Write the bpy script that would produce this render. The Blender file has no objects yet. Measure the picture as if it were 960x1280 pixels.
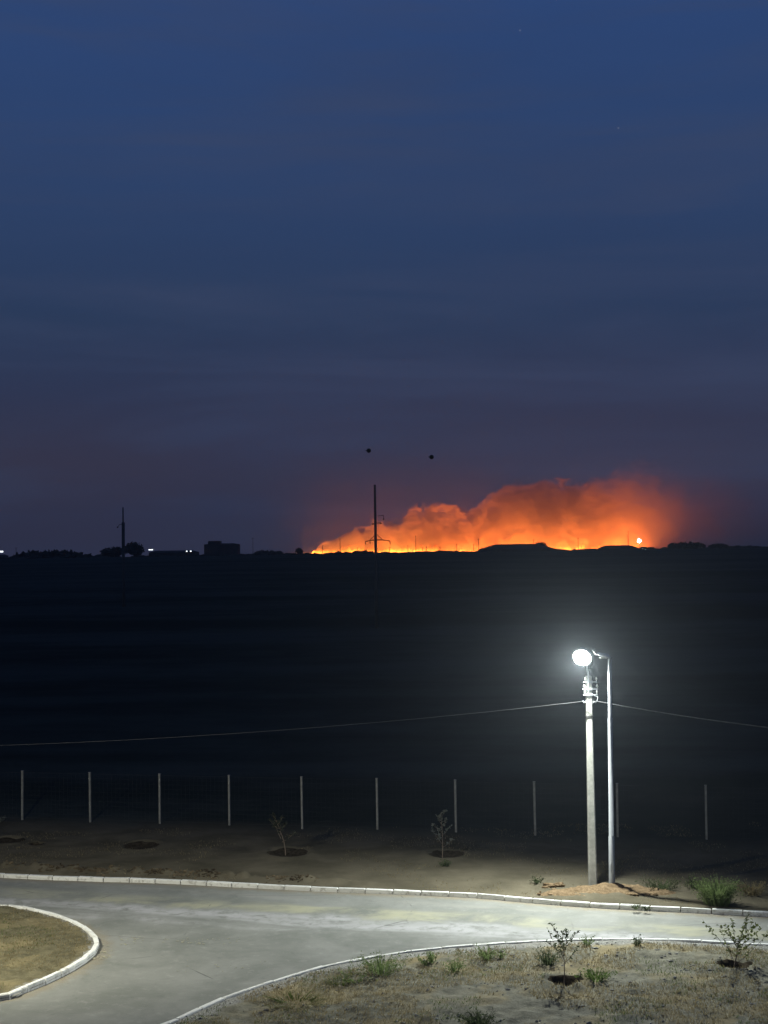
import bpy, math, random
import numpy as np
from mathutils import Vector, Matrix, noise
random.seed(7); rng = np.random.default_rng(7)
sc = bpy.context.scene
C = sc.collection

# ------------------------------------------------------------------ camera
CAM_H, FPX, ROLL, PITCH = 12.0, 1900.0, -0.0137, 50.0/1900.0
cd = bpy.data.cameras.new('camera'); cam = bpy.data.objects.new('camera', cd); C.objects.link(cam)
cd.sensor_width = 36.0; cd.sensor_fit = 'AUTO'; cd.lens = FPX/1280.0*36.0
cd.clip_start = 0.1; cd.clip_end = 20000
CAM_M = Matrix.Translation((0,0,CAM_H)) @ Matrix.Rotation(math.pi/2+PITCH, 4, 'X') @ Matrix.Rotation(ROLL, 4, 'Z')
cam.matrix_world = CAM_M
sc.camera = cam
R3 = CAM_M.to_3x3()
def ray(px, py): return R3 @ Vector(((px-480)/FPX, (640-py)/FPX, -1.0))
def at(px, py, z=0.0):                       # ground point seen at a pixel of the photograph
    d = ray(px, py); k = (z-CAM_H)/d.z
    return Vector((d.x*k, d.y*k, z))
def far(px, py, Y):                          # point at depth Y along that line of sight
    d = ray(px, py); k = Y/d.y
    return Vector((d.x*k, Y, CAM_H+d.z*k))

# ------------------------------------------------------------------ world (dusk sky) and exposure
sc.view_settings.view_transform = 'Standard'; sc.view_settings.look = 'None'
sc.view_settings.exposure = 0.0; sc.view_settings.gamma = 1.0
sc.cycles.use_denoising = True
sc.cycles.max_bounces = 4; sc.cycles.diffuse_bounces = 2; sc.cycles.glossy_bounces = 2
sc.cycles.volume_bounces = 0; sc.cycles.transparent_max_bounces = 8
sc.cycles.sample_clamp_indirect = 4.0
world = bpy.data.worlds.new('World'); sc.world = world; world.use_nodes = True

class NT:
    """small helper for writing node trees"""
    def __init__(s, tree): s.t = tree; s.n = tree.nodes; s.l = tree.links; s.n.clear()
    def node(s, typ, **kw):
        n = s.n.new(typ)
        for k, v in kw.items(): setattr(n, k, v)
        return n
    def put(s, sock, v):
        if isinstance(v, bpy.types.NodeSocket): s.l.new(v, sock)
        elif v is not None: sock.default_value = v
    def math(s, op, a, b=None, c=None, clamp=False):
        n = s.node('ShaderNodeMath', operation=op, use_clamp=clamp)
        for i, v in enumerate((a, b, c)):
            if v is not None: s.put(n.inputs[i], v)
        return n.outputs[0]
    def vmath(s, op, a, b=None):
        n = s.node('ShaderNodeVectorMath', operation=op)
        s.put(n.inputs[0], a)
        if b is not None: s.put(n.inputs[1], b)
        return n.outputs['Value'] if op in ('DOT_PRODUCT', 'LENGTH') else n.outputs[0]
    def noise(s, vec, scale, detail=4.0, rough=0.55, dist=0.0):
        n = s.node('ShaderNodeTexNoise'); s.put(n.inputs['Vector'], vec)
        n.inputs['Scale'].default_value = scale; n.inputs['Detail'].default_value = detail
        n.inputs['Roughness'].default_value = rough; n.inputs['Distortion'].default_value = dist
        return n.outputs['Fac']
    def smooth(s, x, a, b, lo=0.0, hi=1.0):
        n = s.node('ShaderNodeMapRange', interpolation_type='SMOOTHSTEP'); s.put(n.inputs[0], x)
        for i, v in enumerate((a, b, lo, hi)): s.put(n.inputs[i+1], v)
        return n.outputs[0]
    def ramp(s, x, stops, mode='LINEAR'):
        n = s.node('ShaderNodeValToRGB'); s.put(n.inputs[0], x); cr = n.color_ramp; cr.interpolation = mode
        while len(cr.elements) < len(stops): cr.elements.new(0.5)
        for e, (p, c) in zip(cr.elements, stops):
            e.position = p; e.color = (*c, 1) if len(c) == 3 else c
        return n.outputs[0]
    def mix(s, f, a, b, mode='MIX'):
        n = s.node('ShaderNodeMix', data_type='RGBA', blend_type=mode)
        s.put(n.inputs[0], f)
        for sock, v in ((n.inputs[6], a), (n.inputs[7], b)):
            if isinstance(v, tuple) and len(v) == 3: v = (*v, 1)
            s.put(sock, v)
        return n.outputs[2]
    def mapping(s, vec, scale=(1,1,1), rot=(0,0,0), loc=(0,0,0)):
        n = s.node('ShaderNodeMapping'); s.put(n.inputs[0], vec)
        n.inputs['Location'].default_value = loc; n.inputs['Rotation'].default_value = rot; n.inputs['Scale'].default_value = scale
        return n.outputs[0]
    def sep(s, vec):
        n = s.node('ShaderNodeSeparateXYZ'); s.put(n.inputs[0], vec); return n.outputs
    def bump(s, h, strength=0.3, dist=0.02):
        n = s.node('ShaderNodeBump'); s.put(n.inputs['Height'], h)
        n.inputs['Strength'].default_value = strength; n.inputs['Distance'].default_value = dist
        return n.outputs[0]

W = NT(world.node_tree)
tc = W.node('ShaderNodeTexCoord').outputs['Generated']
sx, sy, sz = W.sep(tc)
elev = W.math('MULTIPLY', W.math('ARCSINE', sz), 180/math.pi/90.0, clamp=True)      # 0 horizon .. 1 zenith
SKY = [(0.0, (.044,.039,.064)), (0.037, (.044,.039,.066)), (0.064, (.032,.038,.077)), (0.097, (.025,.045,.100)), (0.147, (.027,.056,.142)),
       (0.222, (.026,.062,.180)), (0.32, (.024,.058,.18)), (0.55, (.017,.040,.12)), (1.0, (.010,.022,.07))]
base = W.ramp(elev, SKY)
cl = W.noise(W.mapping(tc, scale=(1.6, 1.6, 16), loc=(.7,.2,.3)), 1.5, 6, .58, .5)
cl = W.smooth(cl, .40, .72)
cl2 = W.noise(W.mapping(tc, scale=(1.2, 1.2, 6), loc=(3,1,0)), 2.0, 4, .55, .3)
veil = W.mix(W.math('MULTIPLY', cl, .60), base, (.046,.064,.128))
veil = W.mix(W.smooth(cl2, .35, .7, 0, .22), veil, (.022,.042,.105))
star = None
for px, py in ((650,38), (773,160)):
    d = ray(px, py).normalized()
    v = W.smooth(W.vmath('DOT_PRODUCT', tc, tuple(d)), math.cos(.00055), 1.0, 0, .10)
    star = v if star is None else W.math('ADD', star, v)
lit = W.mix(1.0, veil, star, 'ADD')
bg = W.node('ShaderNodeBackground'); W.put(bg.inputs[0], lit); bg.inputs[1].default_value = 1.0
W.l.new(bg.outputs[0], W.node('ShaderNodeOutputWorld').inputs[0])

# ------------------------------------------------------------------ object helpers
def tag(o, label=None, cat=None, group=None, kind=None):
    if label: o['label'] = label
    if cat: o['category'] = cat
    if group: o['group'] = group
    if kind: o['kind'] = kind
    return o
def empty(name, loc, label, cat, group=None):
    o = bpy.data.objects.new(name, None); C.objects.link(o); o.location = loc; o.empty_display_size = .2
    return tag(o, label, cat, group)
def copy_tree(o, parent=None):
    c = o.copy(); C.objects.link(c)
    if parent: c.parent = parent
    for ch in list(o.children): copy_tree(ch, c)
    return c
def mesh_obj(name, v, f, mat, parent=None, smooth=False, loc=None):
    me = bpy.data.meshes.new(name); me.from_pydata([tuple(p) for p in v], [], f); me.update()
    if mat: me.materials.append(mat)
    if smooth: me.polygons.foreach_set('use_smooth', [True]*len(me.polygons))
    o = bpy.data.objects.new(name, me); C.objects.link(o)
    if parent: o.parent = parent
    if loc is not None: o.location = loc
    return o
class MB:
    """collects boxes, tubes and blobs; build() links them as ONE mesh object"""
    def __init__(s): s.v = []; s.f = []
    def box(s, c, h, rot=None, taper=1.0, bev=0.0):
        c = Vector(c); n = len(s.v)
        if bev:
            pts = []
            for z, k in ((-1, 0), (1-2*bev/h[2], 0), (1, 1)):
                for x, y in ((-1,-1),(1,-1),(1,1),(-1,1)):
                    pts.append((x*(h[0]-bev*k), y*(h[1]-bev*k), z*h[2]))
        else:
            pts = [(x*h[0]*(taper if z > 0 else 1), y*h[1]*(taper if z > 0 else 1), z*h[2]) for z in (-1,1) for x, y in ((-1,-1),(1,-1),(1,1),(-1,1))]
        for p in pts:
            p = Vector(p); s.v.append(c + (rot @ p if rot else p))
        L = len(pts)//4
        s.f.append((n+3,n+2,n+1,n)); s.f.append(tuple(n+4*(L-1)+i for i in range(4)))
        for k in range(L-1):
            for i in range(4):
                j = (i+1) % 4; s.f.append((n+4*k+i, n+4*k+j, n+4*k+4+j, n+4*k+4+i))
        return s
    def tube(s, pts, rad, seg=8, cap=True):
        pts = [Vector(p) for p in pts]
        if not isinstance(rad, (list, tuple)): rad = [rad]*len(pts)
        n0 = len(s.v)
        for i, p in enumerate(pts):
            d = (pts[min(i+1, len(pts)-1)] - pts[max(i-1, 0)]).normalized()
            a = Vector((1,0,0)) if abs(d.x) < .8 else Vector((0,1,0))
            u = d.cross(a).normalized(); w = d.cross(u)
            for k in range(seg):
                t = 2*math.pi*k/seg; s.v.append(p + (u*math.cos(t) + w*math.sin(t))*rad[i])
        for i in range(len(pts)-1):
            for k in range(seg):
                a = n0+i*seg+k; b = n0+i*seg+(k+1) % seg
                s.f.append((a, b, b+seg, a+seg))
        if cap:
            s.f.append(tuple(n0+k for k in range(seg))[::-1]); s.f.append(tuple(n0+(len(pts)-1)*seg+k for k in range(seg)))
        return s
    def blob(s, c, r, sub=1, jit=.25, seed=0):
        n0 = len(s.v); c = Vector(c); r = Vector(r) if hasattr(r, '__len__') else Vector((r,r,r))
        V, F = ICO[sub]
        for p in V:
            k = 1 + jit*noise.noise(Vector(p)*1.7 + Vector((seed*3.1, seed*1.7, seed)))*1.6
            s.v.append(c + Vector((p[0]*r.x, p[1]*r.y, p[2]*r.z))*k)
        s.f += [tuple(n0+i for i in q) for q in F]
        return s
    def quad(s, a, b, c, d):
        n = len(s.v); s.v += [Vector(a), Vector(b), Vector(c), Vector(d)]; s.f.append((n,n+1,n+2,n+3)); return s
    def tri(s, a, b, c):
        n = len(s.v); s.v += [Vector(a), Vector(b), Vector(c)]; s.f.append((n,n+1,n+2)); return s
    def build(s, name, mat, parent=None, smooth=False, loc=None): return mesh_obj(name, s.v, s.f, mat, parent, smooth, loc)
import bmesh
ICO = {}
for sub in (0, 1, 2, 3):
    b_ = bmesh.new(); bmesh.ops.create_icosphere(b_, subdivisions=sub+1, radius=1)
    b_.verts.index_update(); ICO[sub] = ([tuple(v.co) for v in b_.verts], [tuple(v.index for v in f.verts) for f in b_.faces]); b_.free()

# ------------------------------------------------------------------ materials
def new_mat(name):
    m = bpy.data.materials.new(name); m.use_nodes = True
    t = NT(m.node_tree); out = t.node('ShaderNodeOutputMaterial')
    return m, t, out
def finish(t, out, col, rough=.85, nrm=None, metal=0.0, spec=.3):
    b = t.node('ShaderNodeBsdfPrincipled')
    if isinstance(col, tuple): col = (*col, 1)
    t.put(b.inputs['Base Color'], col); t.put(b.inputs['Roughness'], rough); t.put(b.inputs['Metallic'], metal)
    b.inputs['Specular IOR Level'].default_value = spec
    if nrm is not None: t.put(b.inputs['Normal'], nrm)
    t.l.new(b.outputs[0], out.inputs['Surface'])
def simple(name, c1, c2, scale=8, rough=.8, metal=0.0, bump=.2, bdist=.01, spec=.3):
    m, t, out = new_mat(name); p = t.node('ShaderNodeTexCoord').outputs['Object']
    n = t.noise(p, scale, 5, .6)
    finish(t, out, t.mix(t.smooth(n, .35, .68), c1, c2), rough, t.bump(n, bump, bdist), metal, spec)
    return m
def emit(name, col, s):
    m, t, out = new_mat(name)
    if s < 100: m.cycles.emission_sampling = 'NONE'
    e = t.node('ShaderNodeEmission'); e.inputs[0].default_value = (*col, 1); e.inputs[1].default_value = s
    t.l.new(e.outputs[0], out.inputs['Surface']); return m
def attr(t, name): return t.node('ShaderNodeAttribute', attribute_name=name).outputs['Fac']
def gpos(t): return t.node('ShaderNodeNewGeometry').outputs['Position']

# road: grey asphalt with broken whitish, yellowish and grey streaks along the carriageway
m_road, t, out = new_mat('asphalt')
p = gpos(t)
ang = math.radians(16.5)
pr = t.mapping(p, scale=(1,1,1), rot=(0,0,ang))
n1 = t.noise(t.mapping(pr, scale=(.10,.55,1)), 1.0, 6, .62, .4)
n2 = t.noise(p, .35, 6, .65, .5)
n3 = t.noise(p, 26, 4, .7); n4_ = t.noise(p, 1.9, 6, .7, .4)
col = t.mix(t.smooth(n2, .3, .72), (.125,.132,.118), (.19,.195,.18))
xr, yr, zr = t.sep(pr)
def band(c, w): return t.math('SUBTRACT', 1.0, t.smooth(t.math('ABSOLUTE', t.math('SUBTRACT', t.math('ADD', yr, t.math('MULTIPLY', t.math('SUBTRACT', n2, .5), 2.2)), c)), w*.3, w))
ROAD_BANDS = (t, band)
white_band = t.math('MULTIPLY', band(46.9, 1.4), t.math('MULTIPLY', t.smooth(n1, .32, .60), t.smooth(n4_, .30, .56)))
col = t.mix(t.math('MULTIPLY', white_band, .8), col, (.33,.33,.335))
yellow_band = t.math('MULTIPLY', band(48.7, .95), t.math('MULTIPLY', t.smooth(n1, .36, .60), t.smooth(n2, .34, .58)))
col = t.mix(t.math('MULTIPLY', yellow_band, .75), col, (.29,.285,.19))
grey_band = t.math('MULTIPLY', band(50.4, .45), t.smooth(n1, .4, .7))
col = t.mix(t.math('MULTIPLY', grey_band, .6), col, (.25,.24,.21))
n4 = t.noise(p, 2.6, 6, .72, .3)
col = t.mix(t.smooth(n4, .52, .72, 0, .34), col, (.28,.285,.27))
col = t.mix(t.smooth(n4, .26, .45, .45, 0), col, (.085,.088,.082))
col = t.mix(t.smooth(n3, .62, .74, 0, .45), col, (.30,.29,.27))
kdr = t.math('ADD', attr(t, 'kerb_distance'), t.math('MULTIPLY', t.math('SUBTRACT', n4, .5), 1.1))
col = t.mix(t.smooth(kdr, .05, .65, .75, 0), col, t.mix(t.smooth(n3, .35, .65), (.13,.11,.075), (.23,.20,.14)))
cr = t.node('ShaderNodeTexVoronoi', feature='DISTANCE_TO_EDGE'); t.put(cr.inputs['Vector'], t.mapping(p, scale=(.16,.22,1))); cr.inputs['Scale'].default_value = 1.0
crack = t.math('MULTIPLY', t.smooth(cr.outputs['Distance'], .0, .006, 1, 0), t.smooth(n2, .5, .62))
col = t.mix(t.math('MULTIPLY', crack, .7), col, (.04,.04,.037))
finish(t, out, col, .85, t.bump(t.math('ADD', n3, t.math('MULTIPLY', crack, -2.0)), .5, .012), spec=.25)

# bare soil on the far verge turning into dark steppe grass past the fence
m_field, t, out = new_mat('verge_soil')
p = gpos(t)
a = t.noise(p, .5, 6, .6, .3); b = t.noise(p, 5, 6, .65); c = t.noise(p, 22, 4, .7)
col = t.mix(t.smooth(a, .3, .7), (.062,.056,.039), (.105,.093,.066))
col = t.mix(t.smooth(b, .5, .72, 0, .6), col, (.085,.072,.05))
col = t.mix(t.smooth(c, .58, .75, 0, .4), col, (.20,.175,.125))
kd = attr(t, 'kerb_distance')
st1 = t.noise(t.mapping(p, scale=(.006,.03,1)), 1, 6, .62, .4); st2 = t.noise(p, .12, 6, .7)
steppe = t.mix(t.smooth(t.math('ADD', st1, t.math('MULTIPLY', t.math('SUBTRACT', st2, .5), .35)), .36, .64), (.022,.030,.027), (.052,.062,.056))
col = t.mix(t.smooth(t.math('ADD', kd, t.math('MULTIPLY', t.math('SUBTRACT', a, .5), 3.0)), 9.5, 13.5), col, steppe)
finish(t, out, col, .95, t.bump(t.math('ADD', b, t.math('MULTIPLY', c, .5)), .6, .04), spec=0.0)

# planted plots: trampled dry soil, straw-coloured grass, gravelly strip behind the kerb
def plot_mat(name, straw, strip, dry=0.0):
    m, t, out = new_mat(name); p = gpos(t)
    a = t.noise(p, .45, 5, .6, .4); b = t.noise(p, 3.2, 6, .65); c = t.noise(p, 17, 5, .7)
    col = t.mix(t.smooth(b, .3, .7), (.105,.102,.075), (.205,.198,.150))
    col = t.mix(dry, col, t.mix(1.0, col, (.55,.52,.42), 'MULTIPLY'))
    col = t.mix(t.smooth(a, .46, .64, 0, straw), col, (.25,.205,.11))
    col = t.mix(t.smooth(c, .55, .74, 0, .5), col, (.30,.27,.20))
    col = t.mix(t.smooth(c, .28, .42, .55, 0), col, (.05,.043,.03))
    kd = attr(t, 'kerb_distance')
    g = t.math('ADD', kd, t.math('MULTIPLY', t.math('SUBTRACT', b, .5), .9))
    col = t.mix(t.smooth(g, strip*.6, strip, .85, 0), col, t.mix(t.smooth(c, .35, .65), (.12,.12,.11), (.33,.33,.31)))
    finish(t, out, col, .95, t.bump(t.math('ADD', b, t.math('MULTIPLY', c, .7)), .7, .05), spec=.1)
    return m
m_plot = plot_mat('dry_plot', .85, .95)
m_island = plot_mat('island_turf', .35, .35, 1.0)
m_ground = simple('base_earth', (.05,.045,.035), (.08,.07,.05), .3, .95)
# kerb: whitewashed concrete, scuffed
m_kerb, t, out = new_mat('whitewashed_kerb')
p = gpos(t); n = t.noise(p, 6, 6, .7); n2 = t.noise(p, 1.1, 4, .6)
rnd = t.node('ShaderNodeObjectInfo').outputs['Random']
col = t.mix(t.smooth(t.math('ADD', n, t.math('MULTIPLY', n2, .5)), .76, .95), (.62,.63,.60), (.34,.33,.30))
col = t.mix(t.smooth(rnd, .55, 1.0, 0, .35), col, (.40,.40,.37))
finish(t, out, col, .8, t.bump(n, .35, .01))
m_conc = simple('pole_concrete', (.36,.365,.33), (.50,.505,.46), 5, .8, 0, .3)
m_steel = simple('painted_steel', (.32,.345,.365), (.40,.425,.445), 3, .45, .25, .05)
m_post = simple('fence_post_steel', (.15,.155,.15), (.22,.23,.22), 6, .6, .1, .1)
m_wire = simple('fence_wire', (.022,.022,.022), (.04,.04,.038), 6, .8, 0, .1)
m_dark = simple('dark_metal', (.05,.05,.05), (.08,.08,.08), 6, .6, .3, .1)
m_ins = simple('porcelain', (.65,.65,.62), (.75,.75,.72), 6, .25, 0, .05)
m_cable = simple('cable_sheath', (.06,.062,.065), (.10,.103,.107), 6, .5, 0, .1)
m_clay = simple('dug_clay', (.105,.074,.042), (.175,.125,.075), 9, .95, 0, .9, .05, .05)
m_pit = simple('fresh_soil', (.022,.018,.013), (.05,.042,.03), 7, .95, 0, .8, .05, 0)
m_sil = simple('far_dark_wall', (.030,.030,.032), (.05,.05,.05), .2, .9)
m_tower = simple('far_pole_concrete', (.075,.08,.08), (.095,.10,.10), .6, .9)
m_roof = simple('far_dark_roof', (.022,.022,.025), (.035,.035,.038), .2, .9)
m_fol = simple('far_foliage', (.012,.016,.012), (.03,.035,.022), .5, .9)
m_bark = simple('bark', (.13,.10,.075), (.22,.18,.14), 30, .9)
def leaf_mat(name, c1, c2):
    m, t, out = new_mat(name); p = gpos(t)
    n = t.noise(p, 9, 3, .6); col = t.mix(t.smooth(n, .3, .7), c1, c2)
    col = t.mix(t.noise(p, .9, 3, .5), col, t.mix(1.0, col, (.75,.72,.6), 'MULTIPLY'))
    d = t.node('ShaderNodeBsdfDiffuse'); t.put(d.inputs[0], col)
    tr = t.node('ShaderNodeBsdfTranslucent'); t.put(tr.inputs[0], col)
    mx = t.node('ShaderNodeMixShader'); mx.inputs[0].default_value = .5
    t.l.new(d.outputs[0], mx.inputs[1]); t.l.new(tr.outputs[0], mx.inputs[2]); t.l.new(mx.outputs[0], out.inputs['Surface'])
    return m
m_leaf = leaf_mat('sapling_leaf', (.035,.055,.028), (.10,.125,.065))
m_leaf2 = leaf_mat('bush_leaf', (.06,.09,.03), (.15,.17,.06))
m_weed = leaf_mat('weed_leaf', (.07,.13,.03), (.17,.24,.08))
m_pale_weed = leaf_mat('bush_blade', (.10,.16,.05), (.22,.28,.13))
m_pale = leaf_mat('pale_leaf', (.14,.16,.14), (.26,.28,.25))
m_straw = leaf_mat('dry_grass_blade', (.17,.14,.075), (.33,.28,.17))
m_green = leaf_mat('green_grass_blade', (.07,.11,.03), (.15,.18,.07))
m_lens = emit('lit_lens', (.93,1.0,.93), 60)
m_lens2 = emit('lit_lens_beside_road', (1.0,.97,.80), 40)
m_offlens = simple('unlit_lens', (.6,.62,.62), (.7,.72,.72), 5, .2, 0, .02)
m_white = emit('far_lit_window', (.85,.93,1.0), 2.2)
m_flood = emit('far_floodlight', (.80,.90,1.0), 60)
m_ball = simple('dark_ball_paint', (.012,.012,.014), (.02,.02,.02), 4, .7)

# ------------------------------------------------------------------ curves on the ground
def spline(pts, step):
    pts = [Vector((p[0], p[1])) for p in pts]; out = []
    P = [pts[0]*2-pts[1]] + pts + [pts[-1]*2-pts[-2]]
    for i in range(1, len(P)-2):
        p0, p1, p2, p3 = P[i-1:i+3]
        for k in range(24):
            s = k/24
            out.append(.5*((2*p1)+(p2-p0)*s+(2*p0-5*p1+4*p2-p3)*s*s+(3*p1-p0-3*p2+p3)*s**3))
    out.append(pts[-1])
    res = [out[0].copy()]; acc = 0.0
    for a, b in zip(out, out[1:]):
        L = (b-a).length
        if L < 1e-9: continue
        pos = step-acc
        while pos <= L:
            res.append(a+(b-a)*(pos/L)); pos += step
        acc = (acc+L) % step
    return res
def pix(l, z=.1): return [tuple(at(x, y, z).xy) for x, y in l]
far_pts = [(-60,68.5), (-40,64.2), (-25,60.6)] + pix([(0,1094),(100,1098),(200,1101),(300,1106),(400,1111),(500,1115),(590,1119),(640,1123),(700,1128),(760,1132),(800,1134),(880,1138),(960,1142)]) + [(20,47.9), (30,44.8), (60,35.0)]
right_pts = [(-13.2,20), (-11.6,27), (-9.0,34.2)] + pix([(205,1280),(250,1260),(300,1240),(350,1224),(400,1209),(450,1199),(500,1191),(550,1185),(600,1181),(660,1177),(720,1175),(780,1174),(840,1175),(900,1178),(960,1181)]) + [(18,44.2), (28,41.0), (50,33.5)]
isl_pts = [(-34,59.4), (-24,56.3)] + pix([(0,1132),(30,1135),(60,1141),(85,1149),(105,1158),(118,1168),(124,1177),(122,1186),(112,1196),(92,1209),(60,1225),(30,1237),(0,1247)]) + [(-14.5,39.2), (-22,35.2), (-34,30.5)]
far_c, right_c, isl_c = spline(far_pts, .15), spline(right_pts, .12), spline(isl_pts, .10)

# ------------------------------------------------------------------ ground sheets
def fbm(x, y, s, o=4):
    return noise.fractal(Vector((x*s, y*s, 0.37)), 1.0, 2.0, o)
def sstep(a, b, x):
    t_ = min(1, max(0, (x-a)/(b-a))); return t_*t_*(3-2*t_)
def rise(x, y):                                   # the steppe climbs gently to a low ridge near the horizon
    if y < 130: return .12
    r = sstep(130, 820, y)
    return .12 + r*(11.0 + 1.0*fbm(x, y, .004, 3)) - 3.5*sstep(890, 1200, y)
def grid_obj(name, rows, mat, kd=None):
    nr, nc = len(rows), len(rows[0])
    v = [p for r in rows for p in r]
    f = [(i*nc+j, i*nc+j+1, (i+1)*nc+j+1, (i+1)*nc+j) for i in range(nr-1) for j in range(nc-1)]
    o = mesh_obj(name, v, f, mat, smooth=True)
    if kd is not None:
        a = o.data.attributes.new('kerb_distance', 'FLOAT', 'POINT'); a.data.foreach_set('value', kd)
    return o
S = 5000
tag(mesh_obj('ground', [(-S,-200,-.35),(S,-200,-.35),(S,S,-.35),(-S,S,-.35)], [(0,1,2,3)], m_ground), kind='structure')
# road: one gently uneven sheet
FX = np.array([q.x for q in far_c]); FY = np.array([q.y for q in far_c]); RX = np.array([q.x for q in right_c]); RY = np.array([q.y for q in right_c])
IYY = np.array([q.y for q in isl_c])[::-1]; IXE = np.array([q.x for q in isl_c])[::-1]
rows, kd = [], []
for j in range(170):
    y = 16+j*.32
    rows.append([(x, y, .012*fbm(x, y, .25, 3)) for x in np.linspace(-60, 60, 300)])
    for x in np.linspace(-60, 60, 300):
        d_ = abs(np.interp(x, FX, FY)-y)
        if x > -9: d_ = min(d_, abs(y-np.interp(x, RX, RY)))
        kd.append(min(d_, abs(x-np.interp(y, IYY, IXE))))
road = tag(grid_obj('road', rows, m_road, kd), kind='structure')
bm = bmesh.new(); bm.from_mesh(road.data)
gone = []
for f_ in bm.faces:
    c_ = f_.calc_center_median()
    if c_.y-np.interp(c_.x, FX, FY) > 1.6 or (c_.x > -7 and np.interp(c_.x, RX, RY)-c_.y > 1.6): gone.append(f_)
bmesh.ops.delete(bm, geom=gone, context='FACES'); bm.to_mesh(road.data); bm.free()
# far verge and steppe
PITS = [(at(177,1057,.1), .75), (at(360,1067,.1), .85), (at(558,1069,.1), .75), (at(12,1051,.1), .7), (at(46,1056,.1), .3)]
HEAP = at(752,1117,.1)
def verge_z(x, y, d, deep=.36):
    z = .12 + .05*fbm(x, y, .35, 4)*min(1, d*2) + .022*fbm(x+9, y, 2.2, 4)
    left = 1-sstep(-4, 1.5, x)
    rg = math.exp(-((d-1.0-.25*fbm(x, 3, .4, 2))/.34)**2)
    z += left*rg*(.12+.22*max(0, fbm(x, y, 2.6, 4)+.25))
    z += .05*math.exp(-((d-.35)/.3)**2)
    for c, r in PITS:
        q = math.hypot(x-c.x, (y-c.y)*.8)
        if q < r*1.8:
            z += -deep*(1-sstep(.3*r, r, q)) + .07*math.exp(-((q-1.15*r)/(.25*r))**2)
    q = math.hypot((x-HEAP.x)/1.5, (y-HEAP.y+.3)/1.0)
    if q < 1.6: z += .15*(1-sstep(.1, 1.5, q))*(.75+.7*fbm(x, y, 2.1, 4))
    return z
rows, kd = [], []
ds = list(np.arange(0, 18, .17)) + list(18*np.power(1.085, np.arange(0, 70)))
ds = [d for d in ds if d < 4900]
cc = far_c[::1]
for d in ds:
    w = 1+d/60.0; row = []
    for q in cc:
        x = q.x*(1 + max(0, d-10)/60.0); y = q.y + d + (50-q.y)*sstep(20, 400, d)
        z = verge_z(x, y, d) if d < 30 else rise(x, y)
        if d == 0: z = .06
        row.append((x, y, z)); kd.append(d)
    rows.append(row)
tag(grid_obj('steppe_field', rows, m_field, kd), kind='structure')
# right-hand planted plot
def plot_z(x, y, d):
    return .10 + .05*min(1, d)*(.6+fbm(x, y, .5, 3)) + min(1, .25+d)*(.055*fbm(x, y, 2.3, 4) + .06*max(0, fbm(x+4, y+7, 1.1, 3)))
SAP = [at(705,1226,.12), at(917,1208,.12)]
def near_z(x, y, d, deep=.52):
    z = plot_z(x, y, d)
    for c in SAP:
        q = math.hypot(x-c.x, y-c.y)
        if q < 1.6: z += -deep*(1-sstep(.20, .44+.10*fbm(x*2.2, y*2.2, 1, 2), q)) + .09*(.6+fbm(x, y, 3, 2))*math.exp(-((q-.62)/.2)**2)
    return z
rc = right_c
rows, kd = [], []
q0, q1 = rc[0], rc[-1]
for v_ in np.concatenate([np.linspace(0, .5, 110), np.linspace(.5, 1, 40)[1:]]):
    row = []
    for i, q in enumerate(rc):
        u = i/(len(rc)-1); e = Vector((-13+63*u, 19.0)); p_ = q+(e-q)*v_
        d = (p_-q).length*(.55 if u < .25 else 1)
        row.append((p_.x, p_.y, near_z(p_.x, p_.y, d) if v_ > 0 else .06)); kd.append(d)
    rows.append(row)
tag(grid_obj('planted_ground', rows, m_plot, kd), kind='structure')
rows, kd = [], []
for v_ in np.linspace(0, 1, 150)**1.3:
    row = []
    for i, q in enumerate(isl_c):
        u = i/(len(isl_c)-1); e = Vector((-34, 59.4-28.9*u)); p_ = q+(e-q)*v_; d = (p_-q).length
        row.append((p_.x, p_.y, plot_z(p_.x, p_.y, d) if v_ > 0 else .06)); kd.append(d)
    rows.append(row)
tag(grid_obj('island_ground', rows, m_island, kd), kind='structure')

# ------------------------------------------------------------------ kerbs: every stone a part
def kerb(curve, length, top, label, side, skip=()):
    root = bpy.data.objects.new('kerb', None); C.objects.link(root); tag(root, label, None, None, 'structure')
    protos = []
    for k in range(4):
        mb = MB(); mb.box((0,0,0), (length/2-.016, .075, .10), bev=.012)
        for i, vv in enumerate(mb.v): mb.v[i] = vv + Vector((random.uniform(-.003,.003), random.uniform(-.006,.006), random.uniform(-.006,.006)))
        me = bpy.data.meshes.new('kerb_stone'); me.from_pydata([tuple(x) for x in mb.v], [], mb.f); me.materials.append(m_kerb); protos.append(me)
    for i in range(len(curve)-1):
        a, b = curve[i], curve[i+1]; m = (a+b)/2; d = (b-a).normalized(); nrm = Vector((-d.y, d.x))*side
        if any((m-Vector((s.x, s.y))).length < r for s, r in skip): dz = -.07
        else: dz = 0
        o = bpy.data.objects.new('kerb_stone', random.choice(protos)); C.objects.link(o); o.parent = root
        o.location = (m.x+nrm.x*.075, m.y+nrm.y*.075, top-.10+dz+random.uniform(-.008,.008))
        o.rotation_euler = (random.uniform(-.05,.05), random.uniform(-.012,.012), math.atan2(d.y, d.x)+random.uniform(-.022,.022))
def clip(c, x0, x1): return [q for q in c if x0 < q.x < x1]
kerb(clip(spline(far_pts, 1.0), -26, 24), 1.0, .15, 'long white kerb along the far edge of the road', 1, [(at(592,1119,.1), .35)])
kerb([q for q in spline(right_pts, 1.0) if q.y > 34 and q.x < 24], 1.0, .15, 'thin white kerb curving along the near dry plot', -1)
kerb([q for q in spline(isl_pts, .8) if q.x > -22], .8, .16, 'rounded white kerb round the grassy island nose', -1)

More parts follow.
